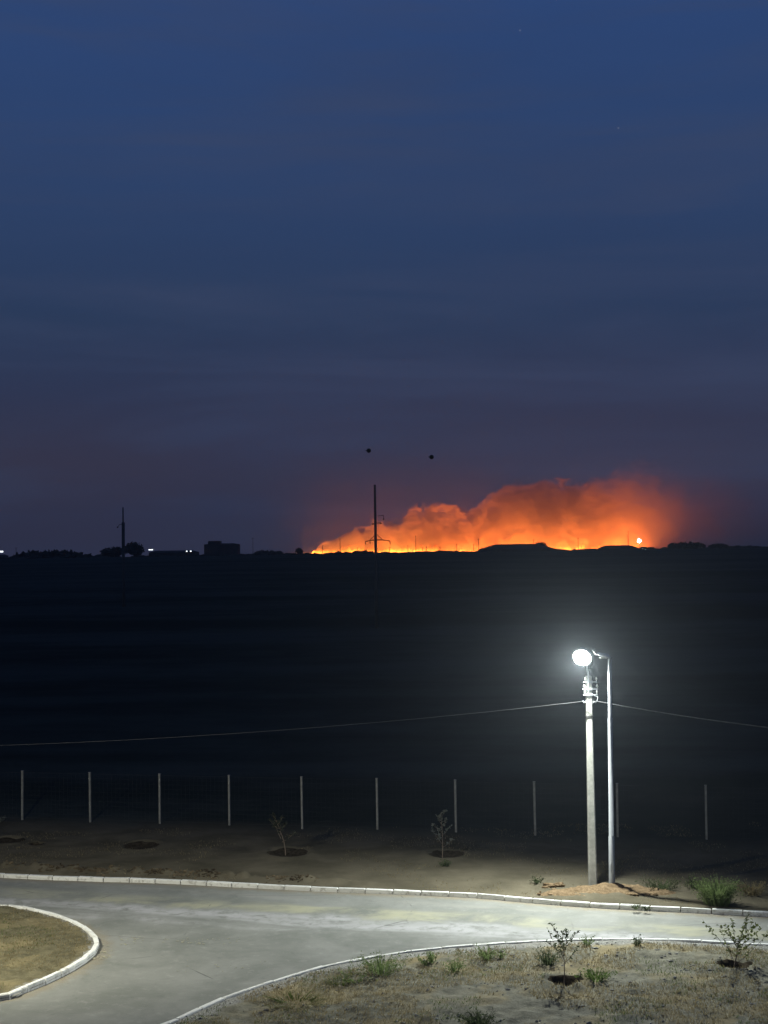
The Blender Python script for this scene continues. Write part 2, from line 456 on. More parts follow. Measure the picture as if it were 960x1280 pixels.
# ------------------------------------------------------------------ fence
F0, F1 = at(28,1025,.1), at(883,1050,.1)
fd = Vector((F1.x-F0.x, F1.y-F0.y)); fu = fd.normalized()
post_px = [28,113,200,287,378,472,570,669,772,883]
ts = []
for px in post_px:
    d = ray(px, 1035); k = d.x/d.y
    ts.append((F0.x-k*F0.y)/(k*fu.y-fu.x))
ts = [ts[0]-6.6, ts[0]-3.3] + ts + [ts[-1]+3.4, ts[-1]+6.8]
fence = empty('wire_fence', (F0.x, F0.y, 0), 'see-through wire fence on pale posts beyond the far verge', 'fence')
ftop = 2.28
pm = MB(); pm.box((0,0,1.1), (.04,.04,1.2)); pm.box((0,0,2.315), (.05,.05,.015)); pm.box((0,-.05,1.95), (.015,.012,.05)); pm.box((0,-.05,.35), (.015,.012,.05))
pme = None
for s_ in ts:
    q = fu*s_; z = 0.1
    if pme is None: o = pm.build('post', m_post, fence); pme = o.data
    else: o = bpy.data.objects.new('post', pme); C.objects.link(o); o.parent = fence
    o.location = (q.x, q.y, 0); o.rotation_euler = (random.uniform(-.012,.012), random.uniform(-.008,.008), math.atan2(fu.y, fu.x))
for a, b in zip(ts, ts[1:]):
    w = MB(); pa, pb = fu*(a+.06), fu*(b-.06); L = b-a-.12
    n_ = Vector((fu.y, -fu.x))*.055; pa = pa+n_; pb = pb+n_
    for z in np.linspace(.22, 2.25, 11):
        w.tube([(pa.x,pa.y,z),(pb.x,pb.y,z)], 0.0018 if .3 < z < 2.2 else .003, 3, False)
    for k in range(17):
        q = pa+(pb-pa)*(k/16); w.tube([(q.x,q.y,.2),(q.x,q.y,2.27)], .0015, 3, False)
    w.build('mesh_panel', m_wire, fence)

# ------------------------------------------------------------------ lamp on the concrete pole
base = at(741,1107,.1); D = base.y
def polez(px, py, Y): p_ = far(px, py, Y); return p_
top = far(735.5, 845, D); head = far(728, 821, D-.35)
lamp = empty('street_lamp', (base.x, base.y, 0), 'lit street lamp blazing white atop the square concrete pole', 'street lamp')
def rel(v): return Vector((v.x-base.x, v.y-base.y, v.z))
tp = rel(top)
mb = MB(); n0 = 0
ax = [Vector((0,0,-.4)), Vector((0,0,.3)), tp*.5, tp]
hw = [.150, .148, .125, .100]
for p_, h_ in zip(ax, hw):
    for x, y in ((-1,-.7),(-.7,-1),(.7,-1),(1,-.7),(1,.7),(.7,1),(-.7,1),(-1,.7)):
        mb.v.append(p_+Vector((x*h_, y*h_, 0)))
for k in range(3):
    for i in range(8):
        j = (i+1) % 8; mb.f.append((k*8+i, k*8+j, k*8+8+j, k*8+8+i))
mb.f.append(tuple(24+i for i in range(8)))
mb.build('pole', m_conc, lamp)
def on_pole(py): 
    p_ = rel(far(738, py, D)); return tp*(p_.z/tp.z)
for i, (py, w_) in enumerate(((852,.24),(861,.27),(868,.25))):
    q = on_pole(py); br = MB()
    br.box(q+Vector((.04,-.125,0)), (w_, .022, .02)); br.box(q+Vector((0,-.105,0)), (.13,.012,.05)); br.box(q+Vector((0,.115,0)), (.13,.012,.05))
    bo = br.build('crossbar', m_steel, lamp)
    for sx_ in (-w_+.1, w_+.02):
        ins = MB(); c_ = q+Vector((sx_,-.125,.03))
        ins.tube([c_, c_+Vector((0,0,.05)), c_+Vector((0,0,.055)), c_+Vector((0,0,.09)), c_+Vector((0,0,.095)), c_+Vector((0,0,.14))], [.014,.014,.034,.034,.02,.024], 8)
        ins.build('insulator', m_ins, bo)
q = on_pole(895); MB().box(q, (.128,.128,.03)).build('clamp_band', m_dark, lamp)
q = on_pole(876); MB().tube([q+Vector((-.12,-.13,0)), q+Vector((-.2,-.16,-.05)), q+Vector((-.24,-.16,.02))], .02, 6).build('cable_hook', m_steel, lamp)
MB().tube([q+Vector((.12,-.13,0)), q+Vector((.22,-.16,-.06)), q+Vector((.27,-.16,.02)), q+Vector((.3,-.15,.15)), q+Vector((.16,-.13,.2))], .018, 6).build('cable_hook', m_steel, lamp)
hd = rel(head)
MB().tube([tp+Vector((-.02,-.13,-.7)), tp+Vector((-.03,-.13,.1)), tp+Vector((-.08,-.16,.45)), hd+Vector((.06,.12,.10))], .026, 8).build('lamp_arm', m_steel, lamp)
def make_head(parent, c, n, lens_mat, half=(.33,.33), scale=1.0):
    """luminaire: ribbed housing with a lens on the face that looks along n"""
    n = n.normalized(); q = (-n).to_track_quat('Z', 'Y').to_matrix()
    hx, hy = half[0]*scale, half[1]*scale
    b = MB(); R_ = max(hx, hy); Z_ = q @ Vector((0,0,1))
    b.tube([c-Z_*.06, c-Z_*.05, c+Z_*.03, c+Z_*.06, c+Z_*.15], [R_+.01, R_+.03, R_+.03, R_*.6, R_*.45], 20)
    for k in range(8):
        d_ = q @ Vector((math.cos(k*.785), math.sin(k*.785), 0)); b.box(c+d_*R_*.62+Z_*.07, (R_*.25, .008, .05), q @ Matrix.Rotation(k*.785, 3, 'Z'))
    h = b.build('lamp_head', m_steel, parent)
    ln = MB(); V, F = ICO[1]
    for p_ in V: ln.v.append(c+q @ Vector((p_[0]*hx, p_[1]*hy, -.05+p_[2]*(.08 if p_[2] < 0 else .01))))
    ln.f = [tuple(k) for k in F]; ln.build('lens', lens_mat, h)
    return h
def lamp_light(parent, c, n, beam, intensity, col):
    """the beam of a lit luminaire: a soft wide cone starting just below its lens"""
    L = bpy.data.lights.new('lamp_beam', 'SPOT'); L.energy = 4*math.pi**2*intensity; L.color = col
    L.spot_size = math.radians(172); L.spot_blend = 1.0; L.shadow_soft_size = .12
    o = bpy.data.objects.new('lamp_beam', L); C.objects.link(o); o.parent = parent
    o.location = c+n.normalized()*.26; o.rotation_euler = beam.to_track_quat('-Z', 'Y').to_euler()
LN = Vector((-.30,-.84,-.46))
make_head(lamp, hd, LN, m_lens); lamp_light(lamp, hd, LN, Vector((-.42,-.64,-.62)), 350, (.95,1.0,.94))

# ------------------------------------------------------------------ round steel lamp post beside it (unlit)
sb = at(765,1116,.1); Ds = sb.y
stop_ = far(762, 824, Ds)
post = empty('lamp_post', (sb.x, sb.y, 0), 'slim round steel lamp post with its lamp unlit', 'lamp post')
tr = Vector((stop_.x-sb.x, stop_.y-sb.y, stop_.z))
MB().tube([(0,0,-.3), (0,0,.05), tr*.25, tr*.25+Vector((0,0,.02)), tr*.75, tr*.75+Vector((0,0,.02)), tr], [.105,.105,.10,.088,.078,.066,.056], 14).build('pole', m_steel, post, True)
MB().tube([(0,0,.02), (0,0,.40), (0,0,.42)], [.118,.118,.10], 14).build('base_sleeve', m_dark, post, True)
MB().box((0,-.10,.95), (.05,.008,.16)).build('access_door', m_steel, post)
MB().tube([tr+Vector((0,0,-.1)), tr+Vector((0,0,.08)), tr+Vector((-.07,-.06,.16)), tr+Vector((-.2,-.2,.2))], .032, 8).build('lamp_arm', m_steel, post, True)
lh = tr+Vector((-.22,-.12,.13))
hd2 = MB()
V, F = ICO[2]
for p_ in V:
    x, y, z = p_; hd2.v.append(lh+Matrix.Rotation(.30, 3, 'Y') @ Vector((x*.27, y*.30, z*(.075 if z > 0 else .05))))
hd2.f = [tuple(q) for q in F]
ho = hd2.build('lamp_head', m_steel, post, True)
MB().tube([lh+Vector((.0,-.05,-.045)), lh+Vector((0,-.05,-.075))], [.17,.15], 14).build('lens', m_offlens, ho)
MB().box(lh+Vector((-.30,0,.14)), (.035,.03,.10), Matrix.Rotation(-.5, 3, 'Y')).build('photocell', m_steel, ho)

# second lit lamp post standing on the island just left of the picture; its light falls across the scene
p2 = Vector((-14.6, 40.4, .1))
lp2 = empty('lamp_post', (p2.x, p2.y, 0), 'lit steel lamp post standing on the grassy island', 'lamp post')
MB().tube([(0,0,-.3), (0,0,.05), (0,0,4), (0,0,8.0)], [.105,.105,.085,.056], 12).build('pole', m_steel, lp2, True)
MB().tube([(0,0,7.9), (0,0,8.1), (.2,.12,8.25), (.42,.26,8.28)], .032, 8).build('lamp_arm', m_steel, lp2, True)
make_head(lp2, Vector((.5,.32,8.25)), Vector((.62,.62,-.48)), m_lens2)
lamp_light(lp2, Vector((.5,.32,8.25)), Vector((.62,.62,-.48)), Vector((.28,.82,-.50)), 230, (1.0,.96,.78))

# ------------------------------------------------------------------ overhead cable
def cable(a, b, sag, n=24):
    return [a+(b-a)*(i/n)+Vector((0,0,-sag*4*(i/n)*(1-i/n))) for i in range(n+1)]
hookl = base+on_pole(876)+Vector((-.22,-.16,-.03)); hookl.z = on_pole(876).z
hookr = base+on_pole(876)+Vector((.24,-.16,-.03)); hookr.z = on_pole(876).z
la = far(-700, 925, D+5); rb = far(1700, 928, D-9)
cb = MB(); cb.tube(cable(hookl, la, .9), .0032, 6); cb.tube(cable(hookr, rb, .75), .017, 6); cb.tube([hookl, (hookl+hookr)/2+Vector((0,-.06,-.1)), hookr], .017, 6)
tag(cb.build('overhead_cable', m_cable), 'thin pale overhead cable slung from the lit pole to both sides', 'cable')

# ------------------------------------------------------------------ dug clay and clods at the pole foot
hp = MB(); Vn = 26
rows = []
for j in range(Vn):
    for i in range(44):
        x = -2.6+5.6*i/43; y = -.75+1.5*j/(Vn-1); q = math.hypot(x/2.4 if x < 0 else x/2.9, y/.75)
        gx, gy = HEAP.x+x, HEAP.y+y-.05
        z = .15+.22*(1-sstep(.05, 1.0, q))*(.65+.8*fbm(gx, gy, 1.9, 4))+.05*fbm(gx, gy, 4.5, 4)*(1-sstep(.6, 1.0, q)) + .05*(1-sstep(.7,1,q)) - .16*sstep(.75, 1.1, q)
        hp.v.append(Vector((gx, gy, z)))
hp.f = [(j*44+i, j*44+i+1, (j+1)*44+i+1, (j+1)*44+i) for j in range(Vn-1) for i in range(43)]
heap = tag(hp.build('soil_heap', m_clay, smooth=True), 'low heap of orange brown dug clay round the foot of both poles', 'soil heap')
for k in range(70):
    a_ = random.uniform(0, 6.28); r_ = random.random()**.6
    c_ = Vector((HEAP.x+r_*2.4*math.cos(a_), HEAP.y+r_*.75*math.sin(a_)-.05, .14+.1*(1-r_)))
    s_ = random.uniform(.03,.10)
    MB().blob(c_, (s_*1.3, s_, s_*.75), 0, .35, k).build('clod', m_clay, heap)
for n_, (px, py, s_, lab) in enumerate(((686,1106,.17,'lumpy clod of dug clay at the left end of the clay heap'),(699,1105,.15,'rounded clay clod just left of the concrete pole foot'),(778,1113,.20,'pale broken lump right of the steel lamp post foot'),(789,1119,.2,'flat clay lump on the right end of the clay heap'))):
    c_ = at(px, py, .2); mb = MB(); mb.blob((0,0,-.05), (s_*1.3, s_*.8, s_*.7), 2, .35, n_+40)
    tag(mb.build('clay_clod', m_clay, loc=c_), lab, 'clod', 'clods beside the clay heap')
# dark planting pits on the far verge
for k, (c_, r_) in enumerate(PITS):
    mb = MB(); ring = 22
    mb.v.append(Vector((c_.x, c_.y, verge_z(c_.x, c_.y, 5, .14)+.03)))
    for q_ in range(1, 5):
        for i in range(ring):
            a_ = 6.2832*i/ring; rr = r_*q_/4*1.12*(1+.22*fbm(math.cos(a_)*2+k*5, math.sin(a_)*2, .9, 3))
            x, y = c_.x+rr*math.cos(a_), c_.y+rr*1.15*math.sin(a_)
            d_ = 5
            mb.v.append(Vector((x, y, verge_z(x, y, d_, .14)+.03+.05*fbm(x, y, 3, 3)-(.09 if q_ == 4 else 0))))
    for i in range(ring): mb.f.append((0, 1+i, 1+(i+1) % ring))
    for q_ in range(3):
        for i in range(ring):
            j = (i+1) % ring; mb.f.append((1+q_*ring+i, 1+(q_+1)*ring+i, 1+(q_+1)*ring+j, 1+q_*ring+j))
    tag(mb.build('planting_pit', m_pit, smooth=True), None, None, None, 'structure')
for c_ in SAP:
    mb = MB(); ring = 18; mb.v.append(Vector((c_.x, c_.y, near_z(c_.x, c_.y, 4, .30)+.02)))
    for q_ in range(1, 6):
        for i in range(ring):
            a_ = 6.2832*i/ring; rr = .54*q_/5*(1+.35*fbm(math.cos(a_)*2, math.sin(a_)*2, 1, 3)); x, y = c_.x+rr*math.cos(a_), c_.y+rr*math.sin(a_)
            mb.v.append(Vector((x, y, near_z(x, y, 4, .30)+.03-(.06 if q_ == 5 else 0))))
    for i in range(ring): mb.f.append((0, 1+i, 1+(i+1) % ring))
    for q_ in range(4):
        for i in range(ring):
            j = (i+1) % ring; mb.f.append((1+q_*ring+i, 1+(q_+1)*ring+i, 1+(q_+1)*ring+j, 1+q_*ring+j))
    tag(mb.build('planting_pit', m_pit, smooth=True), None, None, None, 'structure')

# ------------------------------------------------------------------ saplings, bushes, weeds
def leaf(mb, p, d, L, w):
    d = d.normalized(); s_ = d.cross(Vector((random.gauss(0,1), random.gauss(0,1), random.gauss(0,1)))).normalized()
    m_ = p+d*L*.5+Vector((0,0,.1*L)); mb.quad(p, m_+s_*w*.5, p+d*L, m_-s_*w*.5)
def sapling(loc, h, spread, stems, mat, label, bare=.35, leaves=26, lsize=.09, lean=(0,0)):
    root = empty('sapling', loc, label, 'sapling')
    tk = MB(); lf = MB(); rnd = random.Random(label)
    main = [Vector((lean[0]*h*s**1.5+.02*math.sin(5*s), lean[1]*h*s, h*s)) for s in np.linspace(0, 1, 7)]
    tk.tube([Vector((0,0,-.1))]+main, [.018]+[.017-.012*i/6 for i in range(7)], 6).build('trunk', m_bark, root)
    br = MB()
    def foliate(path, n):
        for k in range(n):
            s_ = rnd.uniform(.25, 1)*(len(path)-1); i = min(int(s_), len(path)-2); p_ = path[i].lerp(path[i+1], s_-i)
            d_ = Vector((rnd.gauss(0,1), rnd.gauss(0,1), rnd.gauss(.5,.7)))
            leaf(lf, p_, d_, lsize*rnd.uniform(.7,1.4), lsize*.55)
    for k in range(stems):
        s_ = bare+(1-bare)*.85*k/max(1, stems-1); p0 = main[0].lerp(main[-1], s_); a_ = k*2.4+rnd.uniform(-.5,.5)
        L = spread*(1.1-.6*(k/max(1,stems-1)))*rnd.uniform(.75,1.2)
        dirv = Vector((math.cos(a_), math.sin(a_)*.8, rnd.uniform(.5,1.1)))
        path = [p0, p0+dirv*L*.35, p0+dirv*L*.7+Vector((0,0,.06)), p0+dirv*L+Vector((0,0,.18*L))]
        br.tube(path, [.009,.007,.005,.003], 4); foliate(path, leaves)
    foliate(main[3:], leaves)
    br.build('branches', m_bark, root); lf.build('leaves', mat, root)
    return root
sapling(SAP[0]+Vector((0,0,-.1)), 1.45, .55, 11, m_leaf, 'slim dark leaved sapling standing in a dug pit on the near plot', .38, 18, .085)
sapling(SAP[1]+Vector((0,0,-.1)), 1.0, .95, 12, m_leaf2, 'wide bushy yellow green sapling near the right edge of the near plot', .12, 26, .10, (.25,0))
a_ = at(553,1069,.1); sapling(a_+Vector((0,0,-.05)), 1.75, .42, 9, m_pale, 'pale wispy sapling in a dark pit on the far verge before the sixth fence gap', .2, 20, .10)
b_ = at(360,1067,.1); sapling(b_+Vector((-.1,0,-.05)), 1.45, .5, 7, m_fol, 'dim drooping sapling in the middle dark pit of the far verge', .35, 22, .12, (-.25,0))
def weed(loc, h, w, n, mat, label, name='weed', cat='weed', leafy=True, group='weeds beside the road'):
    rnd = random.Random(label); mb = MB()
    for k in range(n):
        a_ = rnd.uniform(0, 6.28); r_ = w*.35*rnd.random(); hh = h*rnd.uniform(.45,1); out_ = w*rnd.uniform(.15,.6)
        p0 = Vector((r_*math.cos(a_), r_*math.sin(a_), -.02)); d_ = Vector((math.cos(a_), math.sin(a_), 0)); sd = Vector((-d_.y, d_.x, 0))*rnd.uniform(.008,.018)
        p1 = p0+d_*out_*.35+Vector((0,0,hh*.6)); p2 = p0+d_*out_+Vector((0,0,hh))
        mb.quad(p0-sd, p0+sd, p1+sd*.8, p1-sd*.8); mb.tri(p1-sd*.8, p1+sd*.8, p2)
        if leafy:
            for q in range(4):
                s_ = rnd.uniform(.3,1); leaf(mb, p0.lerp(p2, s_), Vector((rnd.gauss(0,1), rnd.gauss(0,1), rnd.gauss(.4,.6))), rnd.uniform(.05,.11), .03)
    return tag(mb.build(name, mat, loc=loc), label, cat, group)
def wp(px, py): return at(px, py, .12)
weed(wp(897,1131), .95, 1.25, 420, m_pale_weed, 'big round green bush behind the far kerb at the right', 'bush', 'bush', True, None)
weed(wp(476,1217), .62, 1.15, 97, m_pale_weed, 'widest leafy weed clump against the near kerb bend')
weed(wp(444,1226), .25, .9, 39, m_pale_weed, 'low green tuft just left of the widest weed clump')
weed(wp(540,1203), .45, .3, 26, m_pale_weed, 'narrow upright weed behind the near kerb between two wider clumps')
weed(wp(532,1206), .24, .4, 19, m_pale_weed, 'short weed at the foot of the narrow upright weed')
weed(wp(608,1200), .45, .55, 45, m_pale_weed, 'bright green weed tuft close to the thin near kerb')
weed(wp(625,1198), .28, .3, 16, m_pale_weed, 'small weed right beside the bright green tuft')
weed(wp(568,1214), .38, .45, 32, m_pale_weed, 'loose grassy weed below the narrow upright weed')
weed(wp(735,1184), .40, .3, 23, m_pale_weed, 'small upright weed at the kerb right of the slim sapling')
weed(wp(797,1184), .42, .25, 22, m_leaf, 'spindly dark weed stalk standing at the kerb between both saplings')
weed(wp(685,1206), .50, .6, 60, m_leaf, 'dark ragged weed beside the slim sapling on its left')
weed(wp(744,1224), .28, .8, 70, m_weed, 'low green growth beside the pit of the slim sapling')
weed(wp(932,1166), .55, .1, 6, m_leaf, 'single dry stalk standing above the near kerb by the right edge')
weed(wp(370,1256), .18, 1.6, 120, m_green, 'flat green grass patch inside the near kerb bend', 'grass_patch', 'grass patch', False)
weed(wp(425,1229), .16, .9, 70, m_green, 'small flat green grass patch left of the weed clumps', 'grass_patch', 'grass patch', False)
weed(wp(795,1136), .16, .22, 18, m_leaf, 'tiny weed at the far kerb foot right of the steel post')
weed(wp(808,1137), .12, .2, 14, m_leaf, 'second tiny weed along the far kerb foot right of the steel post')
weed(wp(826,1112), .45, 1.1, 70, m_leaf, 'dead brushwood spread along the shadow right of the steel post', 'brushwood', 'brushwood')
weed(wp(868,1110), .38, .7, 50, m_leaf, 'dark scrubby weed left of the big round green bush')
weed(wp(598,1285), .42, .7, 90, m_leaf, 'dark leafless weed at the bottom edge of the picture')
weed(wp(940,1118), .5, .9, 90, m_straw, 'dry yellowish bush at the right edge of the far verge', 'bush', 'bush')
for k, (px, py, lab) in enumerate(((556,1083,'tiny dark tuft on the far verge below the pale sapling'),(672,1105,'small dark tuft left of the clay heap'),(0,1028,'pale scrubby tuft at the left end of the fence'))):
    weed(wp(px, py), .3, .4, 24, m_leaf if k < 2 else m_pale, lab)

# grass that nobody could count
def grass(name, pts, hmin, hmax, width, mat):
    n = len(pts); a_ = rng.uniform(0, 6.283, n); h = rng.uniform(hmin, hmax, n); b = rng.normal(0, .45, (n,2))*h[:,None]
    V = np.zeros((n,3,3)); s_ = np.stack([np.cos(a_), np.sin(a_), np.zeros(n)], 1)*(width*rng.uniform(.6,1.3,n))[:,None]
    V[:,0] = pts-s_; V[:,1] = pts+s_; V[:,2] = pts; V[:,2,:2] += b; V[:,2,2] += h; V[:,:2,2] -= .01
    me = bpy.data.meshes.new(name); me.vertices.add(n*3); me.vertices.foreach_set('co', V.reshape(-1))
    me.loops.add(n*3); me.loops.foreach_set('vertex_index', np.arange(n*3)); me.polygons.add(n)
    me.polygons.foreach_set('loop_start', np.arange(0, n*3, 3)); me.update(calc_edges=True)
    me.materials.append(mat); o = bpy.data.objects.new(name, me); C.objects.link(o)
    return tag(o, None, None, None, 'stuff')
def scatter(n, fn, x0, x1, y0, y1, thr, scale, seed):
    out = []
    for k in range(n):
        x, y = random.uniform(x0, x1), random.uniform(y0, y1)
        if fbm(x+seed*13, y, scale, 3) < thr: continue
        z = fn(x, y)
        if z is not None: out.append((x, y, z))
    return np.array(out)
RX = np.array([q.x for q in right_c]); RY = np.array([q.y for q in right_c])
def in_plot(x, y, m_=.55):
    e = np.interp(x, RX, RY) - y
    return near_z(x, y, e) if e > m_ and not any((x-c.x)**2+(y-c.y)**2 < .3 for c in SAP) else None
IX = [(q.x, q.y) for q in isl_c]
IY = np.array([q[1] for q in IX])[::-1]; IXX = np.array([q[0] for q in IX])[::-1]
def in_isl(x, y):
    e = np.interp(y, IY, IXX) - x
    return plot_z(x, y, e) if e > .25 else None
FX = np.array([q.x for q in far_c]); FY = np.array([q.y for q in far_c])
def in_verge(x, y, lo=.4):
    e = y-np.interp(x, FX, FY)
    return verge_z(x, y, e) if e > lo else None
g1 = scatter(60000, in_plot, -6, 13.5, 36, 46.5, -.12, .5, 1)
tag(grass('dry_grass', g1, .03, .11, .010, m_straw), 'sparse straw coloured grass over the near dry plot', 'grass')
g2 = scatter(24000, in_plot, -6, 13.5, 36, 46.5, .12, .4, 4)
tag(grass('green_grass', g2, .03, .10, .010, m_green), 'sparse green grass blades among the straw on the near plot', 'grass')
g3 = scatter(30000, in_isl, -19, -8.5, 40, 54, -.15, .6, 2)
tag(grass('island_grass', g3, .02, .07, .010, m_straw), 'short worn straw grass on the kerbed island', 'grass')
g4 = scatter(16000, in_isl, -19, -8.5, 40, 54, .05, .5, 6)
tag(grass('island_green_grass', g4, .02, .07, .010, m_green), 'short green grass patches on the kerbed island', 'grass')
g5 = scatter(26000, in_verge, -18, 16, 48, 66, .12, .35, 9)
tag(grass('verge_grass', g5, .02, .08, .012, m_straw), 'thin dry grass scattered over the far verge', 'grass')
cl_ = MB()
for k in range(2600):
    x, y = random.uniform(-6, 13.5), random.uniform(37, 46.4)
    if fbm(x+31, y, .7, 3) < -.05: continue
    z = in_plot(x, y, .5)
    if z is None: continue
    r_ = .014+.045*random.random()**3; cl_.blob((x, y, z), (r_*random.uniform(.8,1.6), r_, r_*.7), 0, .4, k)
tag(cl_.build('soil_crumbs', m_plot), 'rough crumbs of dry soil strewn over the near plot', 'soil', None, 'stuff')
# small stones on the plots and along the verge ridge
st = MB()
for k in range(900):
    x, y = random.uniform(-6, 13), random.uniform(37, 46.4); z = in_plot(x, y, .18)
    if z is None or (np.interp(x, RX, RY)-y > 1.0 and random.random() < .75): continue
    st.blob((x, y, z), random.uniform(.012,.04), 0, .3, k)
tag(st.build('gravel', simple('gravel_stone', (.16,.155,.14), (.36,.35,.32), 20, .9)), 'gravel and rubble behind the thin near kerb', 'gravel', None, 'stuff')
rd = MB()
for k in range(9000):
    i = random.randrange(len(far_c)-1); q = far_c[i].lerp(far_c[i+1], random.random())
    if not -16 < q.x < -2.6 or fbm(q.x, 7, .9, 3) < random.uniform(-.5,.3): continue
    d_ = .95+random.gauss(0,.22); x, y = q.x, q.y+d_
    rd.blob((x, y, verge_z(x, y, d_)), (random.uniform(.02,.10), random.uniform(.02,.07), random.uniform(.015,.055)), 0, .4, k)
tag(rd.build('ridge_rubble', simple('crumbled_soil', (.03,.024,.017), (.10,.08,.052), 1.2, .95, 0, .6, .02, 0)), 'dark crumbled soil ridge behind the far kerb at the left', 'rubble', None, 'stuff')
lt = MB()
for px0, py0, px1, py1, n_ in ((146,1171,180,1181,26), (200,1172,300,1180,40), (116,1180,140,1199,60), (205,1195,345,1215,14)):
    for k in range(n_):
        c_ = at(random.uniform(px0,px1), random.uniform(py0,py1), .02); lt.blob((c_.x, c_.y, .02), (random.uniform(.01,.06), random.uniform(.01,.03), .006), 0, .4, k)
tag(lt.build('road_dirt', simple('dry_dirt', (.24,.23,.17), (.34,.33,.24), 9, .95)), 'crumbs of dry dirt lying across the road by the island nose', 'dirt', None, 'stuff')

# ------------------------------------------------------------------ far things
def terrain(x, y): return rise(x, y)
YR = 840.0
def tree_far(px, py_top, wpx, Y, label, name='tree', cat='tree', group='trees along the horizon', trunk=True, squat=1.0):
    c_ = far(px, py_top, Y); g = terrain(c_.x, Y); h = max(c_.z-g, 1.2); w = wpx/FPX*Y/2; rnd = random.Random(label)
    root = empty(name, (c_.x, Y, g), label, cat, group)
    MB().tube([(0,0,-.3),(0,0,h*.5)], [.22,.12], 6).build('trunk', m_bark, root)
    lf = MB()
    for k in range(14):
        a_ = rnd.uniform(0,6.28); r_ = rnd.random()**.5*w*.7; z = h*(.25+.55*rnd.random()*(1-.45*(r_/w)**2))
        lf.blob((r_*math.cos(a_), r_*math.sin(a_)*.8, z), (w*rnd.uniform(.25,.45), w*.35, h*rnd.uniform(.15,.26)), 1, .4, k+hash(label) % 17)
    n_ = 260
    for k in range(n_):
        a_ = rnd.uniform(0,6.28); b = rnd.uniform(-.2,1); r_ = math.sqrt(max(0,1-b*b))
        p_ = Vector((w*.98*r_*math.cos(a_), w*.8*r_*math.sin(a_), h*.45+h*.53*b))*1.0
        p_ *= rnd.uniform(.85,1.05); s_ = w*.13+.12
        d1 = Vector((rnd.gauss(0,1),rnd.gauss(0,1),rnd.gauss(0,1))).normalized()*s_; d2 = Vector((rnd.gauss(0,1),rnd.gauss(0,1),rnd.gauss(0,1))).normalized()*s_
        lf.tri(p_-d1, p_+d1, p_+d2)
    lf.build('crown', m_fol, root)
tree_far(167, 678, 26, YR, 'round dark tree beside the left power pole')
tree_far(143, 684, 34, YR+6, 'low spreading dark tree left of the left power pole')
tree_far(374, 685, 10, YR, 'small round tree at the left end of the fire')
tree_far(336, 689, 34, YR, 'low dark tree clump between the block building and the fire')
tree_far(858, 679, 44, YR, 'wide dark tree right of the bright white lamp')
tree_far(898, 680, 24, YR+5, 'smaller dark tree behind and right of the wide dark tree')
tree_far(676, 677, 16, YR-4, 'small tree rising over the roof of the gabled shed')
tree_far(60, 691, 80, YR+4, 'long low tree clump at the far left of the horizon')
# shrubs nobody could count along the ridge
tl = MB()
for k in range(330):
    px = random.uniform(-120, 1080); Y = random.uniform(800, 870); p_ = far(px, 690, Y); g = terrain(p_.x, Y)
    h = random.uniform(.4,1.5)*(.6+.9*max(0, fbm(px*.02, 1, 1, 2)+.2)); tl.blob((p_.x, Y, g), (random.uniform(1.5,5), 2, h), 1, .5, k)
tag(tl.build('ridge_scrub', m_fol), 'dark low scrub along the ridge on the horizon', 'scrub', None, 'stuff')
def shed(px0, px1, py_eave, py_ridge, Y, depth, label, name='shed', windows=(), cat='building', lit=m_white, steps=None):
    a_, b_ = far(px0, py_eave, Y), far(px1, py_eave, Y); zr = far((px0+px1)/2, py_ridge, Y).z; ze = (a_.z+b_.z)/2
    cx = (a_.x+b_.x)/2; g = terrain(cx, Y)-.6; L = (b_.x-a_.x)/2; ze = max(ze, g+1.5)
    root = empty(name, (cx, Y+depth/2, g), label, cat)
    MB().box((0,0,(ze-g)/2), (L, depth/2, (ze-g)/2)).build('wall', m_sil, root)
    r = MB(); e = ze-g+.01; zz = max(zr-g, e+.25); i_ = min(L*.3, depth*.5+1) if steps is None else steps
    r.v = [Vector(v) for v in ((-L-.3,-depth/2-.3,e),(L+.3,-depth/2-.3,e),(L+.3,depth/2+.3,e),(-L-.3,depth/2+.3,e),(-L+i_,0,zz),(L-i_,0,zz))]
    r.f = [(0,1,5,4),(1,2,5),(2,3,4,5),(3,0,4),(3,2,1,0)]
    r.build('roof', m_roof, root)
    for px, py, w_, h_ in windows:
        p_ = far(px, py, Y); f_ = MB().box((p_.x-cx, -depth/2-.05, p_.z-g), (w_/2+.15, .06, h_/2+.15)).build('window', m_sil, root)
        MB().box((p_.x-cx, -depth/2-.13, p_.z-g), (w_/2, .03, h_/2)).build('pane', lit, f_)
    return root, g
shed(600, 692, 686, 680, YR-15, 12, 'long dark shed with a sloping roof in front of the fire', steps=9)
shed(750, 798, 687, 681.5, YR-10, 10, 'shorter dark shed between the fire and the bright lamp', steps=4)
shed(186, 246, 690.5, 688, YR-20, 10, 'long low dark building showing three small lit windows', 'low_building', [(188.5,687.2,2.4,.5),(233.5,689,.7,.6),(238.5,689,.7,.6)], steps=3)
bl, g_ = shed(255, 297, 680.5, 679.0, YR-12, 14, 'dark blocky building with a stepped roof left of the fire', 'block_building', steps=3)
p_ = far(267, 677, YR-12); MB().box((p_.x-bl.location.x, 0, p_.z-g_-1.0), (3.2, 4, 1.4)).build('roof_tower', m_sil, bl)
p_ = far(259, 677, YR-12); MB().tube([(p_.x-bl.location.x, 0, 5),(p_.x-bl.location.x, 0, p_.z-g_)], .5, 6).build('chimney', m_sil, bl)
shed(-6, 6, 695, 693, YR-18, 8, 'small dark hut with a lit front at the left edge', 'hut', [(1.5,689.5,2.2,.8)], steps=1)

